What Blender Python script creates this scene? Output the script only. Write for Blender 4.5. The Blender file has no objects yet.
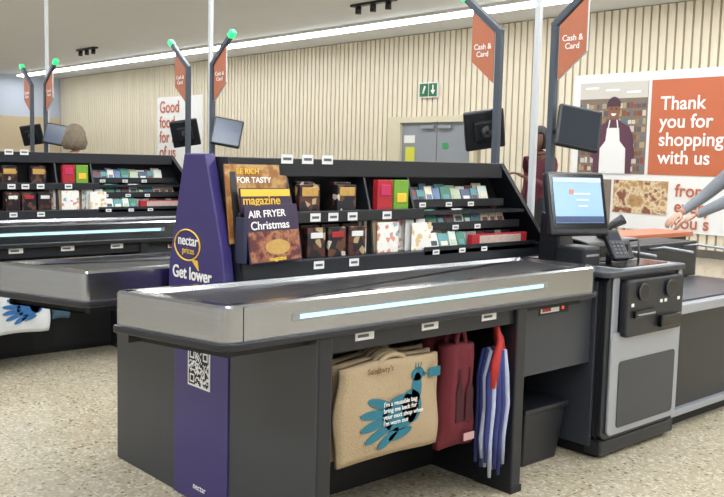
import bpy, bmesh, random
from math import *
from mathutils import Vector, Matrix, Euler
random.seed(7)
SC=bpy.context.scene
COL=bpy.context.collection
# ---------------------------------------------------------------- materials
def lin(c):
    return tuple(((v/255)/12.92 if v/255<=0.04045 else (((v/255)+0.055)/1.055)**2.4) for v in c)+(1.0,)
M={}
def mat(name,c,rough=0.5,metal=0.0,emit=0.0,noise=0.0,nscale=40,bump=0.0,coat=0.0,spec=0.5):
    if name in M: return M[name]
    m=bpy.data.materials.new(name);m.use_nodes=True
    nt=m.node_tree;b=nt.nodes['Principled BSDF'];L=nt.links
    b.inputs['Base Color'].default_value=lin(c);b.inputs['Roughness'].default_value=rough
    b.inputs['Metallic'].default_value=metal
    b.inputs['Specular IOR Level'].default_value=spec
    if coat: b.inputs['Coat Weight'].default_value=coat
    if emit:
        b.inputs['Emission Color'].default_value=lin(c);b.inputs['Emission Strength'].default_value=emit
    tc=nt.nodes.new('ShaderNodeTexCoord');n=nt.nodes.new('ShaderNodeTexNoise')
    n.inputs['Scale'].default_value=nscale;n.inputs['Detail'].default_value=4
    L.new(tc.outputs['Object'],n.inputs['Vector'])
    if noise and not emit:
        mr=nt.nodes.new('ShaderNodeMapRange');mr.inputs[3].default_value=1-noise;mr.inputs[4].default_value=1+noise
        L.new(n.outputs['Fac'],mr.inputs[0])
        mx=nt.nodes.new('ShaderNodeVectorMath');mx.operation='SCALE';mx.inputs[0].default_value=lin(c)[:3]
        L.new(mr.outputs[0],mx.inputs['Scale']);L.new(mx.outputs[0],b.inputs['Base Color'])
    if bump:
        bp=nt.nodes.new('ShaderNodeBump');bp.inputs['Strength'].default_value=bump;bp.inputs['Distance'].default_value=0.005
        L.new(n.outputs['Fac'],bp.inputs['Height']);L.new(bp.outputs[0],b.inputs['Normal'])
    M[name]=m;return m
def ramp_mat(name,cols,scale,rough=0.4,kind='noise',stretch=(1,1,1),interp='LINEAR',metal=0,detail=3):
    m=bpy.data.materials.new(name);m.use_nodes=True;nt=m.node_tree;b=nt.nodes['Principled BSDF'];L=nt.links
    tc=nt.nodes.new('ShaderNodeTexCoord');mp=nt.nodes.new('ShaderNodeMapping');mp.inputs['Scale'].default_value=stretch
    L.new(tc.outputs['Object'],mp.inputs[0])
    if kind=='noise':
        n=nt.nodes.new('ShaderNodeTexNoise');n.inputs['Detail'].default_value=detail;o='Fac'
    else:
        n=nt.nodes.new('ShaderNodeTexVoronoi');o='Color'
    n.inputs['Scale'].default_value=scale;L.new(mp.outputs[0],n.inputs['Vector'])
    r=nt.nodes.new('ShaderNodeValToRGB');r.color_ramp.interpolation=interp
    e=r.color_ramp.elements
    while len(e)<len(cols): e.new(0.5)
    for i,(p,c) in enumerate(cols): e[i].position=p;e[i].color=lin(c)
    L.new(n.outputs[o],r.inputs[0]);L.new(r.outputs[0],b.inputs['Base Color'])
    b.inputs['Roughness'].default_value=rough;b.inputs['Metallic'].default_value=metal
    M[name]=m;return m
BLK=mat('black_plastic',(28,30,36),0.38,noise=.1)
BLK2=mat('black_matte',(17,18,21),0.6,noise=.1)
GLS=mat('black_gloss',(12,13,16),0.15)
DGR=mat('dark_grey_panel',(53,56,63),0.4,noise=.06,nscale=8)
POL=mat('pole_grey',(70,77,88),0.4,noise=.05)
WPL=mat('white_pole',(205,209,212),0.4,noise=.03)
SIL=mat('silver_paint',(160,164,172),0.34,0.4,noise=.05)
PUR=mat('purple_vinyl',(56,47,108),0.38,noise=.05)
ORA=mat('orange_vinyl',(178,106,76),0.5,noise=.05)
WHT=mat('white_card',(225,226,225),0.6,noise=.03)
YEL=mat('yellow_ink',(235,190,60),0.5,noise=.03)
TXW=mat('white_ink',(240,240,238),0.5,noise=.02)
RED=mat('red_card',(172,36,48),0.4,noise=.15)
GRN=mat('green_card',(110,160,50),0.4,noise=.15)
PNK=mat('pink_card',(190,40,90),0.4,noise=.1)
BRN=mat('brown_pack',(60,38,32),0.35,noise=.3)
GLD=mat('gold_print',(190,150,80),0.35,noise=.3,nscale=60)
INK=mat('ink_grey',(90,90,95),.6,noise=.05)
STRIP=mat('cyan_light_strip',(165,225,235),0.4,emit=1.0)
GLED=mat('green_beacon',(40,225,120),0.4,emit=1.5)
def steel():
    m=bpy.data.materials.new('brushed_steel');m.use_nodes=True;nt=m.node_tree;b=nt.nodes['Principled BSDF'];L=nt.links
    b.inputs['Metallic'].default_value=1.0;b.inputs['Roughness'].default_value=0.2
    tc=nt.nodes.new('ShaderNodeTexCoord');mp=nt.nodes.new('ShaderNodeMapping');mp.inputs['Scale'].default_value=(2,2,180)
    n=nt.nodes.new('ShaderNodeTexNoise');n.inputs['Scale'].default_value=3;n.inputs['Detail'].default_value=6
    L.new(tc.outputs['Object'],mp.inputs[0]);L.new(mp.outputs[0],n.inputs['Vector'])
    r=nt.nodes.new('ShaderNodeValToRGB');r.color_ramp.elements[0].color=lin((158,160,165));r.color_ramp.elements[1].color=lin((188,190,195))
    L.new(n.outputs['Fac'],r.inputs[0]);L.new(r.outputs[0],b.inputs['Base Color']);M['steel']=m;return m
STL=steel()
# ---------------------------------------------------------------- helpers
def empty(name,parent=None):
    o=bpy.data.objects.new(name,None);COL.objects.link(o)
    if parent:o.parent=parent
    return o
def link(o,parent):
    COL.objects.link(o)
    if parent: o.parent=parent
    return o
def mesh(parent,name,verts,faces,m,smooth=False,mats=None,mi=None):
    me=bpy.data.meshes.new(name);me.from_pydata([tuple(v) for v in verts],[],faces);me.validate()
    bm=bmesh.new();bm.from_mesh(me);bmesh.ops.recalc_face_normals(bm,faces=bm.faces)
    bm.to_mesh(me);bm.free()
    if mats:
        for q in mats: me.materials.append(q)
        if mi:
            for p,i in zip(me.polygons,mi): p.material_index=i
    else: me.materials.append(m)
    if smooth:
        for p in me.polygons:p.use_smooth=True
    o=bpy.data.objects.new(name,me);return link(o,parent)
def bevel(o,w,seg=2):
    md=o.modifiers.new('bv','BEVEL');md.width=w;md.segments=seg;md.limit_method='ANGLE';return o
def box(parent,name,x0,x1,y0,y1,z0,z1,m,bv=0.0,seg=2):
    if y0>y1:y0,y1=y1,y0
    v=[(x,y,z) for z in(z0,z1) for y in(y0,y1) for x in(x0,x1)]
    f=[(0,1,3,2),(4,6,7,5),(0,4,5,1),(2,3,7,6),(0,2,6,4),(1,5,7,3)]
    o=mesh(parent,name,v,f,m)
    if bv: bevel(o,bv,seg)
    return o
def obox(parent,name,mtx,sx,sy,sz,m,bv=0.0):
    v=[mtx@Vector((x*sx/2,y*sy/2,z*sz/2)) for z in(-1,1) for y in(-1,1) for x in(-1,1)]
    f=[(0,1,3,2),(4,6,7,5),(0,4,5,1),(2,3,7,6),(0,2,6,4),(1,5,7,3)]
    o=mesh(parent,name,v,f,m)
    if bv: bevel(o,bv)
    return o
def prism(parent,name,pts,axis,a0,a1,m,bv=0.0,seg=2):
    def mk(p,a):
        return {0:(a,p[0],p[1]),1:(p[0],a,p[1]),2:(p[0],p[1],a)}[axis]
    n=len(pts);v=[mk(p,a0) for p in pts]+[mk(p,a1) for p in pts]
    f=[tuple(range(n))[::-1],tuple(range(n,2*n))]+[(i,(i+1)%n,n+(i+1)%n,n+i) for i in range(n)]
    o=mesh(parent,name,v,f,m)
    if bv: bevel(o,bv,seg)
    return o
def tube(parent,name,pts,rad,m,n=10,caps=True):
    pts=[Vector(p) for p in pts]
    if not isinstance(rad,(list,tuple)): rad=[rad]*len(pts)
    v=[];f=[];up=None
    for i,p in enumerate(pts):
        t=(pts[min(i+1,len(pts)-1)]-pts[max(i-1,0)]).normalized()
        if up is None:
            up=Vector((0,0,1)) if abs(t.z)<.9 else Vector((1,0,0))
        a=t.cross(up).normalized();b=a.cross(t).normalized();up=b
        for k in range(n):
            th=2*pi*k/n;v.append(p+(a*cos(th)+b*sin(th))*rad[i])
    for i in range(len(pts)-1):
        for k in range(n):
            f.append((i*n+k,i*n+(k+1)%n,(i+1)*n+(k+1)%n,(i+1)*n+k))
    if caps: f+= [tuple(range(n))[::-1],tuple(range((len(pts)-1)*n,len(pts)*n))]
    o=mesh(parent,name,v,f,m)
    for p in o.data.polygons: p.use_smooth=len(p.vertices)==4
    return o
def cyl(parent,name,c,r,h,axis,m,n=20):
    d=[0,0,0];d[axis]=h/2;c=Vector(c);d=Vector(d)
    return tube(parent,name,[c-d,c+d],r,m,n)
def ellip(parent,name,c,r,m,mtx=None,seg=20,rings=12):
    v=[];f=[]
    for i in range(rings+1):
        ph=pi*i/rings
        for j in range(seg):
            th=2*pi*j/seg;p=Vector((r[0]*sin(ph)*cos(th),r[1]*sin(ph)*sin(th),r[2]*cos(ph)))
            if mtx: p=mtx@p
            v.append(p+Vector(c))
    for i in range(rings):
        for j in range(seg): f.append((i*seg+j,i*seg+(j+1)%seg,(i+1)*seg+(j+1)%seg,(i+1)*seg+j))
    o=mesh(parent,name,v,f,m,smooth=True)
    bm=bmesh.new();bm.from_mesh(o.data);bmesh.ops.remove_doubles(bm,verts=bm.verts,dist=1e-6);bmesh.ops.recalc_face_normals(bm,faces=bm.faces);bm.to_mesh(o.data);bm.free()
    return o
def text(parent,name,body,loc,size,face,m,align='LEFT',ls=1.0,bold=0.0,extra=0):
    c=bpy.data.curves.new(name,'FONT');c.body=body;c.size=size;c.align_x=align;c.space_line=ls;c.offset=bold;c.extrude=0.0006
    c.materials.append(m);o=bpy.data.objects.new(name,c)
    o.location=loc;o.rotation_euler={'-y':(pi/2,0,0),'-x':(pi/2,0,-pi/2),'+y':(pi/2,0,pi),'+z':(0,0,0)}[face]
    if extra: o.rotation_euler.rotate_axis('Z',extra)
    return link(o,parent)
def rrect(x0,x1,z0,z1,r,n=5):
    p=[]
    for cx,cz,a0 in((x1-r,z0+r,-90),(x1-r,z1-r,0),(x0+r,z1-r,90),(x0+r,z0+r,180)):
        for i in range(n+1):
            a=radians(a0+90*i/n);p.append((cx+r*cos(a),cz+r*sin(a)))
    return p
def offset(poly,d):
    n=len(poly);out=[]
    for i in range(n):
        p0=Vector(poly[i-1]);p1=Vector(poly[i]);p2=Vector(poly[(i+1)%n])
        e1=(p1-p0).normalized();e2=(p2-p1).normalized()
        n1=Vector((e1.y,-e1.x));n2=Vector((e2.y,-e2.x));b=(n1+n2)
        b=b/ max(.3,(1+n1.dot(n2)));out.append(tuple(p1+b*d))
    return out
def roundpoly(poly,rs,n=5):
    out=[];N=len(poly)
    for i in range(N):
        p=Vector(poly[i]);a=Vector(poly[i-1])-p;b=Vector(poly[(i+1)%N])-p;r=rs[i]
        A=p+a.normalized()*r;B=p+b.normalized()*r
        for k in range(n+1):
            t=k/n;out.append(tuple(A*(1-t)**2+p*2*t*(1-t)+B*t*t))
    return out
# ---------------------------------------------------------------- room
HC=3.84
XW=12.72
def terrazzo():
    m=bpy.data.materials.new('terrazzo_floor');m.use_nodes=True;nt=m.node_tree;b=nt.nodes['Principled BSDF'];L=nt.links
    tc=nt.nodes.new('ShaderNodeTexCoord')
    v=nt.nodes.new('ShaderNodeTexVoronoi');v.inputs['Scale'].default_value=85;L.new(tc.outputs['Object'],v.inputs['Vector'])
    r=nt.nodes.new('ShaderNodeValToRGB');r.color_ramp.interpolation='CONSTANT';e=r.color_ramp.elements
    cols=[(0,(124,114,94)),(.13,(170,159,136)),(.45,(182,172,150)),(.74,(200,193,175)),(.92,(150,135,108))]
    while len(e)<5:e.new(.5)
    for i,(p,c) in enumerate(cols): e[i].position=p;e[i].color=lin(c)
    L.new(v.outputs['Color'],r.inputs[0])
    n=nt.nodes.new('ShaderNodeTexNoise');n.inputs['Scale'].default_value=1.5;L.new(tc.outputs['Object'],n.inputs['Vector'])
    br=nt.nodes.new('ShaderNodeTexBrick');br.offset=0;br.inputs['Scale'].default_value=1.0
    br.inputs['Brick Width'].default_value=.5;br.inputs['Row Height'].default_value=.5;br.inputs['Mortar Size'].default_value=.003
    br.inputs['Color1'].default_value=(1,1,1,1);br.inputs['Color2'].default_value=(.96,.96,.96,1);br.inputs['Mortar'].default_value=(.78,.76,.72,1)
    L.new(tc.outputs['Object'],br.inputs['Vector'])
    mx=nt.nodes.new('ShaderNodeMix');mx.data_type='RGBA';mx.blend_type='MULTIPLY';mx.inputs[0].default_value=1
    L.new(r.outputs[0],mx.inputs[6]);L.new(br.outputs['Color'],mx.inputs[7])
    L.new(mx.outputs[2],b.inputs['Base Color'])
    mr=nt.nodes.new('ShaderNodeMapRange');mr.inputs[3].default_value=.12;mr.inputs[4].default_value=.25;L.new(n.outputs['Fac'],mr.inputs[0]);L.new(mr.outputs[0],b.inputs['Roughness'])
    return m
XMIN,YMIN,YMAX=-4,-5,29.5
box(None,'floor',XMIN,XW,YMIN,YMAX,-.05,0,terrazzo())
CEI=mat('ceiling_paint',(216,220,226),.8,noise=.03,nscale=2)
box(None,'ceiling',XMIN,XW,YMIN,YMAX,HC,HC+.05,CEI)
WALLB=mat('wall_groove',(164,153,132),.7,noise=.05)
WALLS=mat('wall_slat',(219,210,190),.6,noise=.04,nscale=3)
WALLP=mat('wall_plain',(198,199,200),.8,noise=.03)
box(None,'wall_back',XW,XW+.1,YMIN,YMAX,0,HC,WALLB)
box(None,'wall_right',XMIN,XW,YMIN-.1,YMIN,0,HC,WALLP)
box(None,'wall_front',XMIN-.1,XMIN,YMIN,YMAX,0,HC,WALLP)
box(None,'wall_left',XMIN,XW,YMAX,YMAX+.1,0,HC,mat('wall_far_blue',(190,200,216),.8,noise=.03))
tan=mat('tan_panel',(198,182,152),.7,noise=.05)
box(None,'trim_1',XMIN,XW-.05,YMAX-.06,YMAX,0,2.5,tan)
v=[];f=[];y=YMIN+.02
DY0,DY1,DZ=10.91,13.22,2.22
while y<YMAX-.1:
    z0=0.12
    if y+.1>DY0 and y<DY1: z0=DZ
    k=len(v)
    for (x,yy,z) in [(XW-.035,y,z0),(XW-.035,y+.105,z0),(XW,y+.105,z0),(XW,y,z0),(XW-.035,y,HC-.02),(XW-.035,y+.105,HC-.02),(XW,y+.105,HC-.02),(XW,y,HC-.02)]: v.append((x,yy,z))
    for q in[(0,1,5,4),(0,4,7,3),(1,2,6,5),(4,5,6,7),(0,3,2,1)]: f.append(tuple(k+i for i in q))
    y+=.14
mesh(None,'trim_2',v,f,WALLS)
box(None,'baseboard_back',XW-.05,XW,YMIN,DY0-.02,0,.12,mat('base',(90,86,80),.6))
# door
d=empty('door_1')
FR=mat('door_frame',(204,196,172),.6);DG=mat('door_grey',(138,143,150),.5,noise=.04)
box(d,'frame_top',XW-.12,XW,DY0,DY1,2.10,2.22,FR);box(d,'frame_a',XW-.12,XW,DY0,DY0+.1,0,2.10,FR);box(d,'frame_b',XW-.12,XW,DY1-.35,DY1,0,2.10,FR)
box(d,'leaf_a',XW-.06,XW-.01,DY0+.1,11.9,0,2.1,DG);box(d,'leaf_b',XW-.06,XW-.01,11.92,DY1-.35,0,2.1,DG)
box(d,'push_bar',XW-.12,XW-.06,DY0+.2,11.8,1.0,1.05,SIL);box(d,'push_bar_b',XW-.12,XW-.06,12.0,12.8,1.0,1.05,SIL)
box(d,'closer',XW-.12,XW-.06,11.5,11.85,1.98,2.04,SIL);box(d,'closer_b',XW-.12,XW-.06,11.95,12.3,1.98,2.04,SIL)
box(d,'notice_yellow',XW-.07,XW-.06,12.5,12.75,1.33,1.62,mat('yel2',(205,205,70),.6))
box(d,'notice_green',XW-.07,XW-.06,11.6,11.75,1.6,1.7,mat('grn2',(50,150,90),.6))
box(d,'notice_white',XW-.07,XW-.06,12.5,12.8,1.7,1.85,WHT)
e=empty('exit_sign');EG=mat('exit_green',(30,105,70),.5,noise=.02)
box(e,'board',XW-.09,XW-.04,11.9,12.4,2.58,2.87,WHT);box(e,'panel_r',XW-.095,XW-.09,11.92,12.13,2.6,2.85,EG);box(e,'panel_l',XW-.095,XW-.09,12.15,12.38,2.6,2.85,EG)
tube(e,'runner_body',[(XW-.1,12.28,2.66),(XW-.1,12.25,2.74),(XW-.1,12.23,2.8)],.02,TXW,6)
prism(e,'arrow',[(11.96,2.72),(12.02,2.64),(12.08,2.72),(12.035,2.72),(12.035,2.82),(12.005,2.82),(12.005,2.72)],0,XW-.1,XW-.095,TXW)
# posters
p=empty('wall_poster')
PW=mat('poster_white',(228,229,230),.5,noise=.02);PO=mat('poster_orange',(186,102,70),.5,noise=.03)
X=XW-.06
box(p,'board',X,XW-.036,3.5,8.80,.35,2.82,PW)
box(p,'photo',X-.01,X,7.42,8.66,1.22,2.68,mat('print_shop_bg',(122,108,96),.5,noise=.12,nscale=3))
pm=[mat('print_p%d'%i,c,.6,noise=.1) for i,c in enumerate([(170,150,120),(196,190,180),(120,84,62),(92,86,88),(150,120,84),(206,200,186),(134,70,60),(98,112,120)])]
v=[];f=[];mi=[];rn=random.Random(11)
for r in range(9):
    yy=7.44;zz=1.26+.125*r
    while yy<8.62:
        w_=rn.uniform(.035,.09);h_=rn.uniform(.06,.1)
        k=len(v);v+=[(X-.0115,yy,zz),(X-.0115,min(yy+w_,8.65),zz),(X-.0115,min(yy+w_,8.65),zz+h_),(X-.0115,yy,zz+h_)];f.append((k,k+1,k+2,k+3));mi.append(rn.randrange(8));yy+=w_+.008
mesh(p,'photo_shelf_goods',v,f,None,mats=pm,mi=mi)
box(p,'photo_ceiling',X-.012,X-.0105,7.42,8.66,2.42,2.68,mat('print_ceil',(196,192,186),.6,noise=.05))
for k in range(3): box(p,'photo_lamp_%d'%k,X-.0125,X-.012,7.55+.38*k,7.8+.38*k,2.5+.04*k,2.53+.04*k,TXW)
box(p,'orange_block',X-.01,X,5.2,7.36,1.22,2.68,PO)
text(p,'slogan','Thank\nyou for\nshopping\nwith us',(X-.014,7.20,2.22),.29,'-x',TXW,ls=.95,bold=.004)
SK=mat('print_skin',(130,90,70),.6,noise=.1);SH=mat('print_shirt',(88,54,72),.6,noise=.1)
prism(p,'assistant_torso',[(8.36,1.22),(7.66,1.22),(7.66,1.85),(7.72,1.97),(7.85,2.03),(7.94,2.1),(8.08,2.1),(8.17,2.03),(8.30,1.97),(8.36,1.85)],0,X-.016,X-.0125,SH)
prism(p,'assistant_apron',[(8.24,1.22),(7.76,1.22),(7.77,1.62),(7.88,1.74),(7.90,1.95),(8.12,1.95),(8.14,1.74),(8.24,1.62)],0,X-.02,X-.016,PW)
for s in(1,-1): prism(p,'assistant_strap_%d'%s,[(8.01+s*.10,1.93),(8.01+s*.08,1.93),(8.01+s*.055,2.08),(8.01+s*.075,2.08)],0,X-.02,X-.016,PW);prism(p,'assistant_arm_%d'%s,[(8.01+s*.35,1.45),(8.01+s*.40,1.48),(8.01+s*.36,1.85),(8.01+s*.30,1.85)],0,X-.02,X-.016,SH)
prism(p,'assistant_face',[(8.01+.115*cos(a*pi/8),2.23+.155*sin(a*pi/8)) for a in range(16)],0,X-.02,X-.016,SK)
prism(p,'assistant_cap',[(8.135,2.29),(7.885,2.29),(7.895,2.37),(7.95,2.43),(8.01,2.45),(8.07,2.43),(8.125,2.37)],0,X-.024,X-.02,mat('print_cap',(74,48,62),.6))
prism(p,'assistant_smile',[(8.06,2.18),(7.96,2.18),(7.98,2.15),(8.01,2.14),(8.04,2.15)],0,X-.024,X-.02,TXW)
for yy in(7.965,8.055): prism(p,'assistant_eye',[(yy-.015,2.245),(yy+.015,2.245),(yy+.015,2.262),(yy-.015,2.262)],0,X-.024,X-.02,mat('print_dark',(30,20,20),.6))
FD=ramp_mat('food_photo',[(0,(120,78,52)),(.42,(180,144,100)),(.5,(220,204,170)),(.6,(134,76,60)),(1,(100,110,80))],3.2,.5,'noise',(1,2,2))
box(p,'photo_low',X-.01,X,7.0,7.95,.6,1.12,FD)
box(p,'photo_low_b',X-.01,X,8.0,8.66,.4,1.12,mat('print_low',(130,116,104),.6,noise=.3,nscale=5))
text(p,'slogan_low','from\nevery\nyou s',(X-.014,6.88,.90),.27,'-x',PO,ls=.9,bold=.004)
p=empty('wall_poster')
box(p,'board',X,XW-.036,20.4,22.8,.8,2.95,PW)
text(p,'slogan','Good\nfood\nfor all\nof us',(X-.014,22.65,2.52),.46,'-x',PO,ls=.9,bold=.006)
LM=mat('tube_light',(253,254,255),.4,emit=9)
WC=(.95,.98,1.0)
def strip(x,y0,y1,w=.12,power=None,name='ceiling_strip_light'):
    s=empty(name)
    box(s,'housing',x-w/2-.03,x+w/2+.03,y0,y1,HC-.05,HC,mat('lamp_housing',(222,222,220),.5))
    n=int((y1-y0)/1.6);L=(y1-y0)/n
    for i in range(n): box(s,'tube_%d'%i,x-w/2,x+w/2,y0+i*L+.03,y0+(i+1)*L-.03,HC-.095,HC-.05,LM,0)
    if power:
        la=bpy.data.lights.new('lamp','AREA');la.shape='RECTANGLE';la.size=w;la.size_y=y1-y0;la.energy=power;la.color=WC
        lo=bpy.data.objects.new('lamp',la);lo.location=(x,(y0+y1)/2,HC-.11);link(lo,s)
strip(11.17,-4.5,29,power=360,w=.24)
for x in(-2.0,1.6,4.6,7.8): strip(x,-4.5,7.5,power=232)
for y in (12,18,24):
    s=empty('ceiling_panel_light');box(s,'panel_case',1.9,2.1,y-2.5,y+2.5,HC-.06,HC,WPL)
    la=bpy.data.lights.new('lamp','AREA');la.shape='RECTANGLE';la.size=.2;la.size_y=5;la.energy=215;la.color=WC
    lo=bpy.data.objects.new('lamp',la);lo.location=(2.0,y,HC-.1);link(lo,s)
for (cx,cy) in ((9.5,20.5),(9.7,10.6)):
    s=empty('ceiling_spotlight');box(s,'track',cx-.05,cx+.05,cy-.5,cy+.5,HC-.04,HC,BLK)
    for k in(-.35,0,.35): cyl(s,'can_%d'%(k*100),(cx,cy+k,HC-.1),.05,.12,2,BLK)
# ---------------------------------------------------------------- goods on racks
PACK=[ramp_mat('pack_choc_%d'%i,c,40,.3,'voronoi',interp='CONSTANT') for i,c in enumerate([
 [(0,(36,30,34)),(.6,(84,48,42)),(.82,(180,158,118)),(.93,(214,208,195))],[(0,(28,28,36)),(.62,(98,64,50)),(.84,(200,190,172)),(.94,(160,50,50))]])]
CARDS=[mat('gift_card_%d'%i,c,.35,noise=.2,nscale=70) for i,c in enumerate([(206,214,208),(60,124,104),(84,146,152),(224,224,220),(74,88,120),(180,190,164),(120,66,74),(60,64,74),(222,214,190),(100,126,166)])]
DOT=ramp_mat('dot_card',[(0,(235,232,225)),(.45,(220,150,140)),(.55,(240,238,230)),(.85,(140,170,190))],55,.5,'voronoi',interp='CONSTANT')
DOT2=ramp_mat('stripe_card',[(0,(240,238,232)),(.5,(225,196,140)),(.65,(240,236,230)),(.9,(200,110,110))],50,.5,'voronoi',interp='CONSTANT')
MAGF=ramp_mat('magazine_food',[(0,(44,26,36)),(.42,(96,44,44)),(.54,(170,112,78)),(.66,(72,34,44)),(1,(205,190,170))],22,.25)
MAGB=ramp_mat('magazine_gold',[(0,(92,60,38)),(.45,(150,100,52)),(.6,(186,150,94)),(1,(104,62,42))],24,.25)
PLUM=mat('mag_plum',(52,36,66),.3,noise=.2)
CRM=mat('kraft_card',(200,176,140),.7,noise=.1)
def rack(yc,mags):
    R=empty('display_rack')
    prism(R,'spine',[(1.80,.86),(3.38,.86),(3.38,.895),(3.60,.895),(3.595,.98),(3.38,1.32),(1.80,1.32)],1,yc-.03,yc+.03,BLK2)
    for s,t in((1,'a'),(-1,'b')):
        y=lambda v:yc-s*v
        prism(R,'base_'+t,[(1.80,.845),(3.39,.845),(3.39,.895),(3.60,.895),(3.60,.955),(1.80,.955)],1,y(.03),y(.232),BLK,.004)
        box(R,'mid_shelf_'+t,1.80,3.46,y(.03),y(.19),1.105,1.12,BLK)
        box(R,'mid_lip_'+t,1.80,2.75,y(.19),y(.205),1.09,1.135,BLK,.003)
        box(R,'top_shelf_'+t,1.80,3.35,y(.03),y(.125),1.295,1.325,BLK,.004)
        box(R,'top_lip_'+t,1.80,3.35,y(.125),y(.135),1.265,1.335,BLK,.003)
        for x in(2.06,2.46,2.715): prism(R,'divider_%s_%d'%(t,x*100),[(y(.03),.95),(y(.2),.95),(y(.18),1.12),(y(.12),1.3),(y(.03),1.3)],0,x-.005,x+.005,BLK)
        prism(R,'left_cheek_'+t,[(y(.0),.86),(y(.232),.86),(y(.13),1.335),(y(.0),1.335)],0,1.795,1.82,BLK)
        v=[(3.33,y(0),1.335),(3.33,y(.135),1.335),(3.36,y(.135),1.335),(3.36,y(0),1.335),(3.585,y(0),.95),(3.585,y(.232),.95),(3.61,y(.232),.95),(3.61,y(0),.95)]
        mesh(R,'right_cheek_'+t,v,[(0,1,2,3),(4,7,6,5),(0,4,5,1),(1,5,6,2),(2,6,7,3),(3,7,4,0)],BLK)
    for i,z in enumerate((.955,1.055,1.155)):
        yy=yc-.228+.045*i
        box(R,'tier_%d'%i,2.73,3.50-.07*i,yy,yc-.03,z-.012,z,BLK);box(R,'tier_lip_%d'%i,2.73,3.50-.07*i,yy-.004,yy,z-.02,z+.015,BLK)
    E=empty('rack_end_sign')
    prism(E,'panel',[(yc-.205,.802),(yc+.205,.802),(yc+.20,.92),(yc+.09,1.345),(yc-.055,1.345),(yc-.17,1.0)],0,1.745,1.79,PUR,.006)
    ring=[(yc+.06+.09*cos(a*pi/12),1.0+.058*sin(a*pi/12)) for a in range(24)]
    tube(E,'logo_ring',[(1.742,a,b) for a,b in ring]+[(1.742,*ring[0])],.003,YEL,6)
    prism(E,'logo_tail',[(yc+.03,.947),(yc-.01,.947),(yc-.02,.91)],0,1.741,1.745,YEL)
    text(E,'logo_text','nectar',(1.741,yc+.125,1.0),.055,'-x',TXW,bold=.0008)
    text(E,'logo_sub','prices',(1.741,yc+.095,.968),.036,'-x',YEL)
    text(E,'claim','Get lower',(1.741,yc+.165,.872),.066,'-x',TXW,bold=.0014)
    G=empty('confectionery_stock')
    def pk(x0,x1,z0,z1,m,yy=.15,d=.03,nm='pack',par=None):
        box(par or G,nm,x0,x1,yc-yy-d/2,yc-yy+d/2,z0,z1,m,.002)
    for x,mm in((2.10,0),(2.29,1)):
        pk(x,x+.10,1.12,1.235,PACK[mm]);pk(x+.01,x+.09,1.19,1.225,GLD,.167,.004,'label')
        pk(x+.015,x+.105,1.12,1.245,PACK[1-mm],.11)
    for i,x in enumerate((2.11,2.215,2.32)):
        pk(x,x+.09,.955,1.07,PACK[i%2],.19);pk(x+.015,x+.075,1.03,1.052,RED if i==1 else WHT,.207,.004,'label');pk(x,x+.09,.955,1.08,BRN,.15)
    GC=empty('greeting_card_set')
    pk(2.50,2.585,1.12,1.255,RED,.16,par=GC);pk(2.515,2.57,1.19,1.235,PNK,.177,.004,par=GC);pk(2.595,2.68,1.12,1.255,GRN,.16,par=GC);pk(2.61,2.665,1.16,1.20,YEL,.177,.004,par=GC)
    zc=.955
    for i in range(5):
        pk(2.40+i*.02,2.52+i*.02,zc,1.13-.012*i,(CRM,DOT,DOT2,CRM,DOT)[i],.12+.02*i,.004,'card',GC)
        pk(2.60+i*.02,2.72+i*.02,zc,1.13-.014*i,(DOT2,CRM,DOT,WHT,DOT2)[i],.12+.02*i,.004,'card',GC)
    gr=random.Random(21)
    for i,z in enumerate((.955,1.055,1.155)):
        x=2.745
        while x<3.40-.09*i:
            w_=gr.choice((.05,.06,.07))
            if not(i==0 and x>3.0):
                c=gr.choice(CARDS);c2=gr.choice(CARDS);h_=gr.uniform(.055,.075)
                for q in range(2):
                    mt=Matrix.Translation((x+w_/2,yc-.19+.045*i+.035*q,z+h_/2+.012*q))@Matrix.Rotation(radians(-18),4,'X')
                    obox(G,'gift_pack',mt,w_*.92,.006,h_,(c,c2)[q],.001)
                    obox(G,'gift_print',mt@Matrix.Translation((0,-.004,-.012)),w_*.6,.002,h_*.3,(c2,c)[q])
            else:
                obox(G,'gift_pack',Matrix.Translation((x+w_/2,yc-.14,z+.035)),w_*.9,.03,.06,gr.choice(CARDS),.001)
            x+=w_
    pk(3.05,3.45,.957,1.01,RED,.205,.03,'gift_tray');pk(3.1,3.40,.965,1.004,mat('tray_print',(190,170,160),.4,noise=.3,nscale=60),.222,.004,'gift_label')
    def pl(x,z,yy,w=.05,h=.03,nm='price_card'):
        box(R,nm,x,x+w,yc-yy-.002,yc-yy,z,z+h,WHT);box(R,'print_line',x+.008,x+w-.008,yc-yy-.003,yc-yy-.002,z+h*.35,z+h*.65,INK)
    for x in(2.03,2.13,2.23): pl(x,1.315,.137,.055,.035)
    for x in(2.12,2.21,2.31,2.50): pl(x,1.095,.207,.05,.032)
    for i,z in enumerate((.942,1.042,1.142)):
        for x in(2.78,2.95,3.1): pl(x,z-.006,.233-.045*i,.04,.02)
    pl(2.12,.915,.234,.05,.03);pl(2.3,.915,.234,.05,.03)
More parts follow.
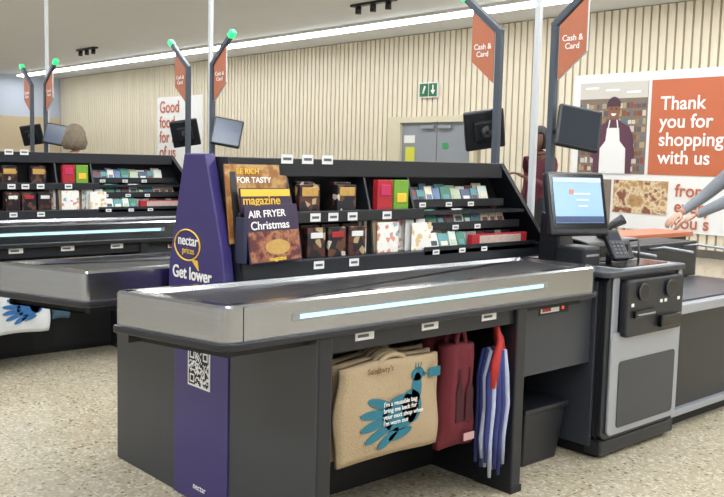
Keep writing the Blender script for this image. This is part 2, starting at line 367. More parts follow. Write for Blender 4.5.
    if mags:
        Mg=empty('magazine_stack')
        def mg(x0,x1,z0,z1,y0,lean,m,nm,tilt=0):
            mt=Matrix.Translation(((x0+x1)/2,y0,(z0+z1)/2))@Matrix.Rotation(tilt,4,'Y')@Matrix.Rotation(-lean,4,'X')
            obox(Mg,nm,mt,x1-x0,.008,z1-z0,m,.001);return mt
        def mt_text(mt,body,x,z,size,m,nm):
            o=text(Mg,nm,body,(0,0,0),size,'-y',m,bold=.0005);o.matrix_world=mt@Matrix.Translation((x,-.006,z))@Matrix.Rotation(pi/2,4,'X')
        a=mg(1.775,2.02,1.02,1.31,yc-.155,.15,MAGB,'magazine_back');mg(1.81,2.05,1.02,1.28,yc-.15,.15,MAGB,'magazine_back_b',.06)
        mt_text(a,'BE RICH',-.075,.11,.028,YEL,'back_title_b');mt_text(a,'FOR TASTY',-.075,.077,.030,TXW,'back_title')
        b=mg(1.81,2.035,.98,1.225,yc-.20,.15,PLUM,'magazine_mid')
        obox(Mg,'mid_banner',b@Matrix.Translation((0,-.005,.105)),.22,.002,.026,YEL);obox(Mg,'mid_photo',b@Matrix.Translation((.03,-.005,.03)),.14,.002,.04,MAGF)
        mt_text(b,'magazine',-.105,.062,.046,YEL,'mid_title')
        c=mg(1.805,2.04,.955,1.165,yc-.24,.16,PLUM,'magazine_front',-.03)
        obox(Mg,'front_photo',c@Matrix.Translation((0,-.0045,-.045)),.225,.002,.11,MAGF)
        ell=[c@Vector((.055*cos(k*pi/12)+.01,-.0065,.028*sin(k*pi/12)-.05)) for k in range(24)]
        mesh(Mg,'front_food',ell,[tuple(range(24))],GLD)
        mt_text(c,'AIR FRYER',-.105,.062,.036,TXW,'front_title');mt_text(c,'Christmas',-.10,.018,.042,TXW,'front_title_b');mt_text(c,'magazine',-.03,-.098,.02,YEL,'front_title_c')
        box(Mg,'dark_side_copy',1.785,1.80,yc-.25,yc-.2,.957,1.12,mat('mag_navy',(40,44,70),.4))
    return R
# ---------------------------------------------------------------- checkout body
def conveyor(U,yc,s,tag):
    Y=lambda v:yc-s*v
    if s==1: base=[(1.30,.235),(3.37,.235),(3.37,.70),(1.415,.70)]
    else: base=[(1.415,.235),(3.37,.235),(3.37,.70),(1.25,.70)]
    rs=[.02,.02,.10,.045]
    pts=[(x,Y(v)) for x,v in roundpoly(base,rs,6)]
    A=sum(pts[i-1][0]*pts[i][1]-pts[i][0]*pts[i-1][1] for i in range(len(pts)))
    if A<0: pts=pts[::-1]
    inn=offset(pts,-.045);inn2=offset(pts,-.05);n=len(pts);bl=offset(pts,-.008)
    v=[];loops=[(pts,.79),(pts,.892),(bl,.90),(inn,.90),(inn2,.885)]
    for lp,z in loops: v+=[(a,b,z) for a,b in lp]
    f=[]
    for k in range(len(loops)-1):
        for i in range(n): f.append((k*n+i,k*n+(i+1)%n,(k+1)*n+(i+1)%n,(k+1)*n+i))
    f.append(tuple(range(n))[::-1])
    f.append(tuple(range(4*n,5*n)))
    mi=[0]*(len(f)-1)+[1]
    mesh(U,'conveyor_'+tag,v,f,None,mats=[STL,mat('belt_rubber',(24,24,28),.45,noise=.15,bump=.1)],mi=mi)
    prism(U,'bumper_'+tag,offset(pts,.012),2,.765,.79,BLK,.006)
    prism(U,'under_tray_'+tag,offset(pts,-.05),2,.735,.765,BLK2)
    yy=Y(.7015)
    box(U,'strip_seat_'+tag,1.66,2.97,Y(.7),yy,.833,.857,mat('seat',(150,152,156),.4,.6))
    box(U,'light_strip_'+tag,1.69,2.94,yy,Y(.7035),.838,.852,STRIP)
    box(U,'seam_'+tag,1.478,1.481,Y(.7),Y(.7008),.79,.895,BLK2)
def lane(yc,name='checkout_counter'):
    U=empty(name)
    for s,t in((1,'a'),(-1,'b')):
        Y=lambda v:yc-s*v
        conveyor(U,yc,s,t)
        box(U,'end_panel_'+t,1.77,1.82,Y(.19),Y(.69),.0,.765,DGR,.004)
        box(U,'end_post_'+t,1.775,1.835,Y(.645),Y(.695),.0,.765,BLK,.006)
        box(U,'leg_'+t,2.80,2.86,Y(.24),Y(.69),.0,.765,BLK,.006)
        box(U,'leg_foot_'+t,2.795,2.865,Y(.5),Y(.695),.0,.03,BLK2,.004)
        box(U,'valance_'+t,1.82,2.80,Y(.655),Y(.67),.70,.765,BLK)
        box(U,'valance_right_'+t,2.86,3.42,Y(.60),Y(.62),.45,.765,DGR)
        box(U,'rating_plate_'+t,3.03,3.24,Y(.62),Y(.622),.70,.745,BLK2);box(U,'rating_label_'+t,3.04,3.17,Y(.622),Y(.623),.708,.738,WHT)
        box(U,'rating_ink_'+t,3.05,3.11,Y(.623),Y(.624),.713,.733,mat('ink_red',(180,50,50),.5));box(U,'power_led_'+t,3.19,3.205,Y(.622),Y(.624),.715,.73,mat('led_red',(230,60,50),.4,emit=1.0))
        box(U,'hook_rail_'+t,1.83,2.78,Y(.60),Y(.62),.71,.725,SIL)
        for i,x in enumerate((1.95,2.27,2.60)):
            box(U,'shelf_label_%s%d'%(t,i),x,x+.085,Y(.67),Y(.673),.73,.76,WHT);box(U,'label_ink_%s%d'%(t,i),x+.01,x+.06,Y(.673),Y(.674),.74,.75,INK)
    box(U,'end_purple',1.764,1.82,yc-.19,yc+.19,.0,.80,PUR,.003)
    box(U,'core',1.82,3.40,yc-.26,yc+.26,.03,.84,BLK2)
    box(U,'plinth',1.85,3.4,yc-.24,yc+.24,0,.03,BLK2)
    rnd=random.Random(3);N=21;q0=yc+.075;sz=.14;z1=.605
    box(U,'qr_card',1.7615,1.7642,q0-sz-.008,q0+.008,z1-sz-.008,z1+.008,WHT)
    v=[];f=[]
    def cell(i,j,a=1,b=1):
        y0=q0-sz*i/N;y1=q0-sz*(i+a)/N;za=z1-sz*j/N;zb=z1-sz*(j+b)/N;k=len(v)
        v.extend([(1.761,y0,za),(1.761,y1,za),(1.761,y1,zb),(1.761,y0,zb)]);f.append((k,k+1,k+2,k+3))
    for i in range(N):
        for j in range(N):
            cor=[(0,0),(14,0),(0,14)];inn=False
            for (a,b) in cor:
                if a<=i<a+7 and b<=j<b+7:
                    inn=True;ii=i-a;jj=j-b
                    if ii in(0,6) or jj in(0,6) or (2<=ii<=4 and 2<=jj<=4): cell(i,j)
            if not inn and rnd.random()<.48: cell(i,j)
    mesh(U,'qr_code',v,f,BLK2)
    text(U,'small_brand','nectar',(1.7605,yc+.04,.055),.035,'-x',TXW)
    return U
# ---------------------------------------------------------------- self checkout machine
SCR=ramp_mat('ui_screen',[(0,(116,150,192)),(1,(156,186,220))],2,.3)
b=SCR.node_tree.nodes['Principled BSDF'];b.inputs['Emission Color'].default_value=lin((134,172,214));b.inputs['Emission Strength'].default_value=.35
DSC=mat('screen_dark',(38,44,54),.2)
LSC=mat('screen_lit',(62,74,94),.2,emit=.3)
def till(yc,s,name='self_checkout_machine'):
    T=empty(name);Y=lambda v:yc-s*v
    prism(T,'cabinet',rrect(3.44,4.09,.09,.86,.03),1,Y(.12),Y(.66),BLK,.0)
    box(T,'plinth',3.47,4.06,Y(.14),Y(.64),0,.09,BLK2)
    box(T,'kick_plate',3.44,4.09,Y(.60),Y(.69),.02,.09,BLK,.01)
    prism(T,'front_frame',rrect(3.44,4.09,.09,.87,.05,6),1,Y(.66),Y(.685),BLK,.004)
    prism(T,'silver_lower',rrect(3.475,4.085,.11,.60,.03,5),1,Y(.685),Y(.70),SIL,.005)
    prism(T,'silver_left',rrect(3.475,3.525,.30,.86,.015,4),1,Y(.685),Y(.695),SIL,.004)
    prism(T,'silver_right',rrect(4.05,4.085,.50,.86,.012,4),1,Y(.685),Y(.695),SIL,.004)
    prism(T,'door_panel',rrect(3.54,4.04,.14,.46,.02,4),1,Y(.70),Y(.704),DGR,.002)
    prism(T,'cash_module',rrect(3.535,4.04,.575,.845,.025,5),1,Y(.685),Y(.73),BLK,.008)
    for i,x in enumerate((3.66,3.90)):
        cyl(T,'coin_bowl_%d'%i,(x,Y(.732),.785),.038,.02,1,GLS);tube(T,'coin_ring_%d'%i,[(x+.04*cos(a*pi/8),Y(.74),.785+.04*sin(a*pi/8)) for a in range(17)],.003,DGR,6)
    box(T,'note_slot',3.59,3.76,Y(.73),Y(.745),.665,.70,GLS,.004);box(T,'slot_lip',3.60,3.75,Y(.745),Y(.752),.678,.684,SIL)
    box(T,'coin_tray',3.81,3.99,Y(.73),Y(.755),.60,.66,GLS,.006)
    for i,x in enumerate((3.57,3.82,3.86,3.98)): box(T,'indicator_%d'%i,x,x+.02,Y(.73),Y(.733),.72,.735,WHT)
    prism(T,'worktop',rrect(3.40,4.11,min(Y(.71),Y(.10)),max(Y(.71),Y(.10)),.04,5),2,.862,.89,DGR,.006)
    box(T,'scanner_glass',3.58,4.0,Y(.50),Y(.66),.893,.897,GLS,.002);box(T,'scanner_rim',3.55,4.03,Y(.47),Y(.69),.889,.893,SIL)
    prism(T,'scanner_tower',[(Y(.28),.89),(Y(.46),.89),(Y(.42),.99),(Y(.30),1.01)],0,3.66,4.04,BLK,.01)
    box(T,'scanner_window',3.72,3.98,Y(.435),Y(.45),.91,.97,GLS)
    box(T,'side_panel',3.425,3.44,Y(.14),Y(.64),.06,.84,DGR,.003)
    prism(T,'screen_neck',[(Y(.25),.89),(Y(.40),.89),(Y(.34),1.12),(Y(.26),1.14)],0,3.50,3.62,BLK,.01)
    mt=Matrix.Translation((3.55,Y(.42),1.182))@Matrix.Rotation(radians(-22)*s,4,'Z')@Matrix.Rotation(radians(-14)*s,4,'X')
    obox(T,'screen_case',mt,.32,.045,.31,BLK,.012)
    sg=-s
    obox(T,'screen_glass',mt@Matrix.Translation((0,sg*.024,.01)),.295,.004,.265,GLS);obox(T,'screen_ui',mt@Matrix.Translation((0,sg*.0275,.014)),.262,.003,.222,SCR)
    obox(T,'ui_header',mt@Matrix.Translation((0,sg*.030,.112)),.262,.002,.022,mat('ui_pale',(190,205,220),.4))
    obox(T,'ui_bar',mt@Matrix.Translation((0,sg*.030,-.08)),.262,.002,.03,mat('ui_blue',(56,76,116),.4))
    obox(T,'ui_basket',mt@Matrix.Translation((-.035,sg*.030,.055)),.022,.002,.022,mat('ui_or',(200,130,90),.4))
    for i in range(3): obox(T,'ui_text_%d'%i,mt@Matrix.Translation((.02,sg*.030,.045-.03*i)),.09-.02*i,.002,.008,mat('ui_dk',(215,226,238),.4))
    mt=Matrix.Translation((3.70,Y(.55),.985))@Matrix.Rotation(radians(-22)*s,4,'Z')@Matrix.Rotation(radians(-40)*s,4,'X')
    obox(T,'card_reader',mt,.09,.03,.17,BLK,.008);obox(T,'card_reader_screen',mt@Matrix.Translation((0,sg*.016,.045)),.065,.002,.045,DSC)
    for i in range(4):
        for j in range(3): obox(T,'key_%d%d'%(i,j),mt@Matrix.Translation((-.022+.022*j,sg*.0165,.005-.02*i)),.013,.004,.010,INK)
    tube(T,'reader_stem',[(3.70,Y(.52),.89),(3.70,Y(.52),.97)],.015,BLK)
    box(T,'receipt_printer',3.46,3.60,Y(.38),Y(.54),.89,.985,BLK,.012);box(T,'receipt_slot',3.48,3.58,Y(.54),Y(.542),.94,.95,SIL)
    tube(T,'hand_scanner',[(3.86,Y(.36),1.0),(3.92,Y(.38),1.06),(3.97,Y(.42),1.10)],[.02,.018,.03],BLK,10)
    tube(T,'cable',[(3.86,Y(.36),1.01),(3.90,Y(.30),.98),(3.98,Y(.28),.93),(4.04,Y(.3),.90)],.006,BLK,8)
    tube(T,'cable_b',[(4.0,Y(.5),.90),(4.08,Y(.45),.99),(4.13,Y(.35),.97),(4.08,Y(.2),.90)],.006,BLK,8)
    T.scale=(1,1,.975)
    return T
def bagging(yc,s):
    B=empty('bagging_station');Y=lambda v:yc-s*v
    prism(B,'front_panel',rrect(4.12,5.35,.09,.60,.03),1,Y(.12),Y(.63),BLK,.004)
    box(B,'plinth',4.2,5.32,Y(.14),Y(.6),0,.09,BLK2)
    prism(B,'silver_base',rrect(4.12,5.36,.07,.105,.01,3),1,Y(.5),Y(.66),SIL,.003)
    prism(B,'scale_tray',rrect(4.12,5.36,.60,.65,.02,4),1,Y(.10),Y(.67),SIL,.006)
    box(B,'scale_plate',4.15,5.32,Y(.13),Y(.62),.65,.66,DGR,.003)
    box(B,'upstand',4.12,4.15,Y(.12),Y(.60),.65,.84,BLK,.008)
    box(B,'back_panel',4.15,5.32,Y(.10),Y(.13),.66,.88,BLK,.006)
    for i,x in enumerate((4.35,4.75,5.15)): tube(B,'bag_hook_%d'%i,[(x,Y(.13),.85),(x,Y(.22),.87),(x,Y(.40),.86)],.008,SIL,8)
    return B
def overhead(yc,lit):
    for s in(1,-1):
        O=empty('lane_light_pole');Y=lambda v:yc-s*v
        X=3.67
        box(O,'post',X-.018,X+.018,Y(.157),Y(.193),.869,2.03,POL,.006)
        a=Vector((X,Y(.175),2.02));bb=Vector((X,Y(.405),2.205));dv=(bb-a);L=dv.length
        ang=atan2(dv.z,dv.y)
        obox(O,'arm',Matrix.Translation((a+bb)/2)@Matrix.Rotation(ang,4,'X'),.036,L+.03,.036,POL,.006)
        obox(O,'beacon',Matrix.Translation(bb+dv.normalized()*.03)@Matrix.Rotation(ang,4,'X'),.045,.06,.04,GLED,.008)
        z=lambda v:2.02+(v-.175)*.80-.03
        prism(O,'sign_board',[(Y(.205),z(.205)),(Y(.36),z(.36)),(Y(.36),z(.36)-.26),(Y(.205),z(.205)-.26)],0,X-.008,X+.008,ORA)
        prism(O,'sign_edge',[(Y(.202),z(.202)+.002),(Y(.363),z(.363)+.002),(Y(.363),z(.363)-.262),(Y(.202),z(.202)-.262)],0,X-.005,X+.005,WPL)
        text(O,'sign_text','Cash &\nCard',(X-.010,Y(.2825),1.935),.041,'-x',TXW,align='CENTER',ls=.95,bold=.0004)
        mt=Matrix.Translation((3.72,Y(.30),1.515))@Matrix.Rotation(radians(-34),4,'Z')@Matrix.Rotation(radians(-16)*s,4,'X')@Matrix.Rotation(radians(10)*s,4,'Y')
        obox(O,'monitor_case',mt,.22,.035,.215,BLK,.01);obox(O,'monitor_glass',mt@Matrix.Translation((0,-s*.018,0)),.195,.003,.185,LSC if lit else DSC)
        obox(O,'monitor_back',mt@Matrix.Translation((0,s*.028,0)),.12,.03,.11,BLK2,.01);cyl(O,'monitor_hub',mt@Vector((0,s*.045,0)),.03,.02,1,DGR)
        tube(O,'monitor_bracket',[(X,Y(.19),1.5),(X+.02,Y(.23),1.49),mt@Vector((0,s*.035,0))],.012,BLK)
    P=empty('power_pole');box(P,'post',3.745,3.778,yc-.016,yc+.016,.882,HC,WPL,.008);box(P,'ceiling_plate',3.70,3.82,yc-.06,yc+.06,HC-.02,HC,WPL)
YCS=[2.85,5.95,9.05]
for i,yc in enumerate(YCS):
    lane(yc);rack(yc,i==0)
    for s in(1,-1): till(yc,s);bagging(yc,s)
    overhead(yc,i>0)
    K=empty('cable_column');box(K,'column',3.44,5.3,yc-.09,yc+.09,0,.88,BLK2,.004)
# ---------------------------------------------------------------- bags
JUTE=mat('jute_cloth',(170,150,120),.9,noise=.18,nscale=160,bump=.5)
TEAL=mat('teal_print',(38,108,126),.8,noise=.1,nscale=60)
DRED=mat('dark_red_cloth',(98,24,36),.8,noise=.15,bump=.2)
def soft_bag(name,x0,x1,y0,y1,z0,z1,m,handle_m=None,hz=.06):
    B=empty(name);nx,nz=14,14;v=[];f=[];w=x1-x0;h=z1-z0
    for side,yy in((0,y0),(1,y1)):
        for j in range(nz+1):
            for i in range(nx+1):
                u=i/nx;t=j/nz
                x=x0+w*u+ .012*sin(t*5+x0*3)*(u-.5)+ (.006*sin(t*9))
                z=z0+h*t-.005*cos(u*7)+(.012*(u-.5)**2*(1-t))
                b=min(1,6*min(u,1-u))*min(1,5*t)
                y=(y0+y1)/2+(yy-(y0+y1)/2)*(.35+.65*b)+.004*sin(u*11+t*4)
                v.append((x,y,z))
    n=(nx+1)*(nz+1)
    for k in(0,1):
        for j in range(nz):
            for i in range(nx):
                a=k*n+j*(nx+1)+i;f.append((a,a+1,a+nx+2,a+nx+1))
    for j in range(nz):
        for i in(0,nx):
            a=j*(nx+1)+i;f.append((a,a+nx+1,n+a+nx+1,n+a))
    for i in range(nx):
        f.append((i,i+1,n+i+1,n+i));a=nz*(nx+1)+i;f.append((a,a+1,n+a+1,n+a))
    mesh(B,'cloth',v,f,m,smooth=True)
    hm=handle_m or m
    for yy,t in((y0,'f'),(y1,'b')):
        xa,xb=x0+w*.36,x0+w*.64;pts=[]
        for k in range(13):
            a=pi*k/12;pts.append(((xa+xb)/2-(xb-xa)/2*cos(a),yy*.5+(y0+y1)/4+(.004 if t=='b' else -.004),z1-.04+(hz+.04)*sin(a)**.6))
        tube(B,'handle_'+t,pts,.009,hm,8)
    return B
def bird(B,cx,cz,sc,y,m):
    def e(n,x,z,a,b,rot):
        pts=[]
        for k in range(28):
            t=2*pi*k/28;px=a*cos(t);pz=b*sin(t);pts.append((cx+sc*(x+px*cos(rot)-pz*sin(rot)),cz+sc*(z+px*sin(rot)+pz*cos(rot))))
        prism(B,n,pts,1,y,y+.0015,m)
    e('print_body',.15,-.02,.62,.44,.15);e('print_breast',.52,.08,.34,.42,.2);e('print_neck',.68,.5,.17,.4,-.05);e('print_head',.70,.86,.22,.17,.1)
    for i,(x,z,r,l) in enumerate(((-.55,.30,-.30,.42),(-.72,.06,-.05,.46),(-.72,-.2,.16,.46),(-.58,-.44,.36,.46),(-.25,-.60,.55,.4),(.15,-.55,.2,.4))): e('print_feather_%d'%i,x,z,l,.115,r)
    prism(B,'print_beak',[(cx+sc*.88,cz+sc*.92),(cx+sc*1.08,cz+sc*.82),(cx+sc*.88,cz+sc*.78)],1,y,y+.0015,m)
    for k in range(3): prism(B,'print_crest_%d'%k,[(cx+sc*(.62+.07*k),cz+sc*.98),(cx+sc*(.66+.07*k),cz+sc*.98),(cx+sc*(.62+.11*k),cz+sc*1.16)],1,y,y+.0015,m)
def bagset(yc,first):
    F=yc-.70
    if first:
        for k in (2,1,0):
            B=soft_bag('jute_shopping_bag',1.905+.004*k,2.395+.012*k,F+.045+.05*k,F+.09+.05*k,.288+.01*k,.635+.005*k,JUTE,hz=.02)
        bird(B,2.165,.445,.146,F+.0385,TEAL)
        text(B,'print_text',"I'm a reusable bag\nbring me back for\nyour next shop when\nI'm worn out",(2.10,F+.0365,.475),.023,'-y',WHT,align='LEFT',bold=.0003)
        text(B,'print_brand',"Sainsbury's",(2.02,F+.037,.602),.028,'-y',mat('ink_brown',(110,80,60),.8))
        box(B,'print_corner',2.325,2.385,F+.0375,F+.039,.55,.585,TEAL)
        R=soft_bag('wine_carrier_bag',2.45,2.63,F+.06,F+.15,.235,.64,DRED,hz=.06);soft_bag('wine_carrier_bag',2.45,2.62,F+.17,F+.24,.24,.655,DRED,hz=.04)
        for k in range(2):
            x=2.50+.055*k;prism(R,'bottle_print_%d'%k,[(x,.34),(x+.04,.34),(x+.04,.46),(x+.025,.50),(x+.025,.55),(x+.015,.55),(x+.015,.50),(x,.46)],1,F+.053,F+.0545,mat('red_dark_ink',(60,12,22),.8))
        box(R,'bag_label',2.55,2.61,F+.053,F+.056,.26,.29,mat('label_pink',(190,150,150),.6))
        S=empty('foldable_bag_bundle')
        BL=mat('blue_cloth',(42,52,112),.7,noise=.15);WCm=mat('white_cloth',(170,176,200),.7,noise=.1);RC=mat('scarlet_cloth',(176,42,40),.7,noise=.15)
        rn=random.Random(5)
        for k in range(20):
            x=2.652+.0072*k;y=F+.03+.022*(k%4);m=(BL,WCm,BL,BL,WCm)[k%5]
            zb=.09+.11*rn.random();pts=[(x*.5+2.73*.5,y,.60),(x*.9+2.73*.1,y,.50),(x+.004*rn.uniform(-1,1),y-.008,.38),(x+.008*rn.uniform(-1,1),y,.25),(x+.004*rn.uniform(-1,1),y,zb)]
            tube(S,'fold_%d'%k,pts,[.009,.013,.012,.011,.007],m,8)
        for k in range(9):
            x=2.67+.0145*k;y=F+.016+.006*k;tube(S,'red_loop_%d'%k,[(x-.006,y,.46+.03*(k%2)),(x,y,.56),(2.70+.008*k,y,.64),(2.715+.005*k,y+.03,.70),(2.725+.005*k,y+.02,.63),(x+.012,y+.01,.50)],[.012,.014,.013,.010,.013,.012],RC,8)
    else:
        for k in (1,0): B=soft_bag('printed_shopping_bag',1.86+.02*k,2.20+.02*k,F+.04+.05*k,F+.08+.05*k,.24,.58,mat('white_bag',(205,208,210),.8,noise=.08))
        bird(B,2.05,.40,.12,F+.032,mat('blue_print',(40,95,150),.8))
        soft_bag('wine_carrier_bag',2.37,2.56,F+.06,F+.15,.36,.58,DRED)
        soft_bag('printed_shopping_bag',2.24,2.34,F+.06,F+.14,.3,.6,mat('teal_bag',(60,90,110),.8,noise=.2))
bagset(2.85,True);bagset(5.95,False)
W=empty('waste_bin')
def taper(parent,nm,x0,x1,y0,y1,z0,z1,i,m,bv=.01):
    v=[(x0+i,y0+i,z0),(x1-i,y0+i,z0),(x1-i,y1-i,z0),(x0+i,y1-i,z0),(x0,y0,z1),(x1,y0,z1),(x1,y1,z1),(x0,y1,z1)]
    return bevel(mesh(parent,nm,v,[(0,3,2,1),(4,5,6,7),(0,1,5,4),(1,2,6,5),(2,3,7,6),(3,0,4,7)],m),bv)
taper(W,'tub',3.06,3.36,2.30,2.52,0,.25,.025,BLK);box(W,'rim',3.05,3.37,2.29,2.53,.242,.27,BLK,.008)
C=empty('orange_topped_counter');box(C,'top',5.75,7.0,3.62,3.98,.77,.81,ORA,.006);box(C,'body',5.8,6.95,3.65,3.95,.0,.77,BLK,.01)
# ---------------------------------------------------------------- people
def person(name,loc,yaw,J,cols,rad_scale=1.0,hair='short',look=0.0):
    Pn=empty(name);T=Matrix.Translation(loc)@Matrix.Rotation(yaw,4,'Z')
    names=list(J.keys());idx={n:i for i,n in enumerate(names)}
    bones=[('pelvis','waist'),('waist','chest'),('chest','neck'),('neck','headbase')]
    for s in('L','R'):
        bones+=[('chest','sh'+s),('sh'+s,'el'+s),('el'+s,'wr'+s),('pelvis','hip'+s),('hip'+s,'kn'+s),('kn'+s,'an'+s),('an'+s,'toe'+s)]
    R=dict(pelvis=(.15,.12),waist=(.135,.105),chest=(.155,.12),neck=(.058,.058),headbase=(.055,.055))
    for s in('L','R'):
        R.update({'sh'+s:(.068,.068),'el'+s:(.048,.048),'wr'+s:(.033,.03),'hip'+s:(.098,.098),'kn'+s:(.064,.064),'an'+s:(.045,.045),'toe'+s:(.04,.03)})
    me=bpy.data.meshes.new('body');me.from_pydata([J[n] for n in names],[(idx[a],idx[b]) for a,b in bones],[])
    o=bpy.data.objects.new('tmp',me);COL.objects.link(o)
    sk=o.modifiers.new('s','SKIN')
    for n in names:
        sv=me.skin_vertices[0].data[idx[n]];sv.radius=tuple(r*rad_scale for r in R[n]);sv.use_root=(n=='pelvis')
    ss=o.modifiers.new('ss','SUBSURF');ss.levels=2;ss.render_levels=2
    dg=bpy.context.evaluated_depsgraph_get();dg.update()
    m2=bpy.data.meshes.new_from_object(o.evaluated_get(dg));bpy.data.objects.remove(o)
    mats=[cols['skin'],cols['top'],cols['leg'],cols['shoe']]
    m2.materials.clear()
    for q in mats:m2.materials.append(q)
    def region(a,b,t):
        if a=='neck' : return 0
        if a in('chest',) and b=='neck': return 1 if t<.8 else 0
        if a.startswith('el'): return 1 if t<cols.get('sleeve',.9) else 0
        if a=='pelvis' and b=='waist': return 1
        if a in('waist','chest') or a.startswith('sh'): return 1
        if a.startswith('an'): return 3
        return 2
    for p in m2.polygons:
        c=Vector(p.center);best=1e9;rg=1
        for a,b in bones:
            A=Vector(J[a]);B=Vector(J[b]);t=(c-A).dot(B-A)/(B-A).length_squared;tc=max(0,min(1,t));dd=(A+(B-A)*tc-c).length
            if dd<best: best=dd;rg=region(a,b,tc)
        p.material_index=rg;p.use_smooth=True
    m2.transform(T)
    bo=bpy.data.objects.new('body',m2);link(bo,Pn)
    hb=Vector(J['headbase']);hc=hb+Vector((.02,0,.10))
    H=T@Matrix.Translation(hc)@Matrix.Rotation(look,4,'Z')
    SKN=cols['skin'];hm=cols['hair']
    v=[];f=[];seg,rg=28,20
    for i in range(rg+1):
        ph=pi*i/rg
        for j in range(seg):
            th=2*pi*j/seg;x=sin(ph)*cos(th);y=sin(ph)*sin(th);z=cos(ph)
            rx,ry,rz=.098,.076,.118
            k=1-.28*max(0,-z)**1.5
            px=rx*x*k+ (.012*max(0,-z) if x>0 else 0);py=ry*y*k;pz=rz*z
            if x>.75 and abs(y)<.28:
                if -.35<z<.12: px+=.020*(1-abs(y)/.28)*(1-abs(z+.22)/.36)
            if x>.6 and abs(abs(y)-.36)<.2 and 0<z<.22: px-=.008
            v.append(H@Vector((px,py,pz)))
    for i in range(rg):
        for j in range(seg): f.append((i*seg+j,i*seg+(j+1)%seg,(i+1)*seg+(j+1)%seg,(i+1)*seg+j))
    mesh(Pn,'head',v,f,SKN,smooth=True)
    R3=H.to_3x3().to_4x4()
    for s in(1,-1):
        ellip(Pn,'eye_%d'%s,H@Vector((.084,s*.03,.008)),(.011,.014,.009),mat('eye_white',(225,222,215),.3),R3)
        ellip(Pn,'iris_%d'%s,H@Vector((.0935,s*.03,.008)),(.004,.006,.006),mat('iris',(40,26,20),.2),R3)
        ellip(Pn,'brow_%d'%s,H@Vector((.09,s*.031,.03)),(.006,.018,.004),hm,R3)
        ellip(Pn,'ear_%d'%s,H@Vector((-.005,s*.078,-.005)),(.018,.008,.03),SKN,R3)
    ellip(Pn,'mouth',H@Vector((.090,0,-.058)),(.010,.023,.008),cols['lip'],R3)
    v=[];f=[];low=-.1 if hair=='short' else -.75
    sg2,rg2=56,32;fl=.35 if hair=='long' else 0
    rr=random.Random(2)
    for i in range(rg2+1):
        ph=pi*i/rg2
        for j in range(sg2):
            th=2*pi*j/sg2;x=sin(ph)*cos(th);y=sin(ph)*sin(th);z=cos(ph)
            wob=1+.03*sin(9*th+7*ph)+.02*sin(17*th)+(.05*sin(23*th+5*sin(4*ph)) if hair=='long' else 0)+(.03*rr.uniform(-1,1) if hair=='long' else 0)
            lim=.38 if x>.35 else low
            if z<lim: z=lim;kk=.86
            else: kk=1
            kk*=1+fl*max(0,.3-z)*.8
            px,py,pz=(.112*x-.012)*wob*kk,.093*y*wob*kk,.134*z+.006
            v.append(H@Vector((px,py,pz)))
    for i in range(rg2):
        for j in range(sg2): f.append((i*sg2+j,i*sg2+(j+1)%sg2,(i+1)*sg2+(j+1)%sg2,(i+1)*sg2+j))
    mesh(Pn,'hair',v,f,hm,smooth=True)
    if hair=='bun': ellip(Pn,'hair_bun',H@Vector((-.115,0,.05)),(.045,.05,.045),hm,R3)
    for s in('L','R'):
        w=Vector(J['wr'+s]);dr=(w-Vector(J['el'+s])).normalized();sd=1 if s=='L' else -1
        side=dr.cross(Vector((0,0,1)));side=side.normalized() if side.length>.3 else Vector((1,0,0))
        nrm=side.cross(dr).normalized()
        rot=Matrix((dr,side,nrm)).transposed().to_4x4()
        HM=T@Matrix.Translation(w)@rot
        ellip(Pn,'palm_'+s,HM@Vector((.045,0,0)),(.055,.04,.017),SKN,HM.to_3x3().to_4x4())
        for k,(yo,ln) in enumerate(((-.030,.066),(-.010,.078),(.010,.074),(.028,.058))):
            pts=[HM@Vector((.075,yo,0)),HM@Vector((.09+ln*.3,yo*1.05,-.004)),HM@Vector((.09+ln*.65,yo*1.08,-.016)),HM@Vector((.088+ln*.9,yo*1.08,-.034))]
            tube(Pn,'finger_%s%d'%(s,k),pts,[.0095,.009,.0085,.006],SKN,8)
        tube(Pn,'thumb_'+s,[HM@Vector((.025,-.03,0)),HM@Vector((.05,-.052,-.006)),HM@Vector((.078,-.062,-.014))],[.012,.0105,.007],SKN,8)
    return Pn
def stand(h=1.68,**k):
    s=h/1.70
    J=dict(pelvis=(0,0,.94),waist=(0,0,1.08),chest=(-.01,0,1.30),neck=(0,0,1.44),headbase=(.015,0,1.50))
    for t,sg in(('L',1),('R',-1)):
        J.update({'sh'+t:(-.01,sg*.18,1.38),'el'+t:(-.02,sg*.24,1.10),'wr'+t:(.10,sg*.22,.88),'hip'+t:(0,sg*.095,.88),'kn'+t:(.02,sg*.10,.48),'an'+t:(-.02,sg*.105,.075),'toe'+t:(.14,sg*.12,.035)})
    J.update(k)
    return {n:tuple(c*s for c in v) for n,v in J.items()}
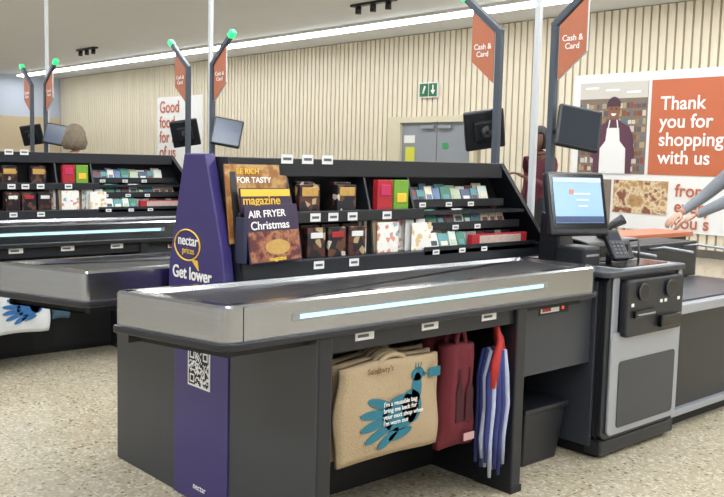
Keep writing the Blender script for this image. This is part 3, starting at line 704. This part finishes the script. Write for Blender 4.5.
def cols(skin,top,leg,hair,sleeve=.9,tag=''):
    return dict(skin=mat('skin'+tag,skin,.55,noise=.05),top=mat('top'+tag,top,.85,noise=.1,bump=.3),leg=mat('trousers'+tag,leg,.85,noise=.1,bump=.2),shoe=mat('shoe'+tag,(25,25,28),.5),hair=mat('hair'+tag,hair,.6,noise=.45,nscale=90,bump=.8),lip=mat('lip'+tag,tuple(int(c*.75) for c in skin),.5),sleeve=sleeve)
person('shop_worker',(7.32,5.44,0),radians(165),stand(1.68,elL=(.10,.24,1.12),wrL=(.30,.14,1.22)),cols((96,64,50),(84,30,44),(28,28,32),(20,16,16),tag='_a'),hair='bun',look=.2)
person('elderly_shopper',(3.43,7.68,0),radians(40),stand(1.54),cols((205,165,145),(70,80,100),(50,50,60),(118,104,86),tag='_b'),hair='long')
bent=dict(pelvis=(-.06,0,.93),waist=(-.01,0,1.06),chest=(.07,0,1.24),neck=(.10,0,1.36),headbase=(.12,0,1.41))
for t,sg in(('L',1),('R',-1)): bent.update({'sh'+t:(.10,sg*.19,1.29),'el'+t:(.30,sg*.22,1.10),'wr'+t:(.50,sg*.13,.98),'hip'+t:(-.06,sg*.095,.87)})
person('bending_shopper',(6.38,2.82,0),radians(140),stand(1.74,**bent),cols((190,150,130),(128,132,140),(26,27,32),(60,48,40),tag='_c'),hair='short')
# ---------------------------------------------------------------- world + camera
w=bpy.data.worlds.new('world');SC.world=w;w.use_nodes=True
w.node_tree.nodes['Background'].inputs[0].default_value=(.9,.95,1,1);w.node_tree.nodes['Background'].inputs[1].default_value=.3
cam=bpy.data.cameras.new('camera');co=bpy.data.objects.new('camera',cam);COL.objects.link(co)
cam.sensor_width=36;cam.sensor_fit='HORIZONTAL';cam.lens=44.04;cam.clip_start=.05
co.matrix_world=Matrix.Translation((0,0,1.335))@Matrix.Rotation(radians(47.866-90),4,'Z')@Matrix.Rotation(radians(90-5.7),4,'X')@Matrix.Rotation(radians(1.399),4,'Z')
SC.camera=co
SC.view_settings.view_transform='Standard'
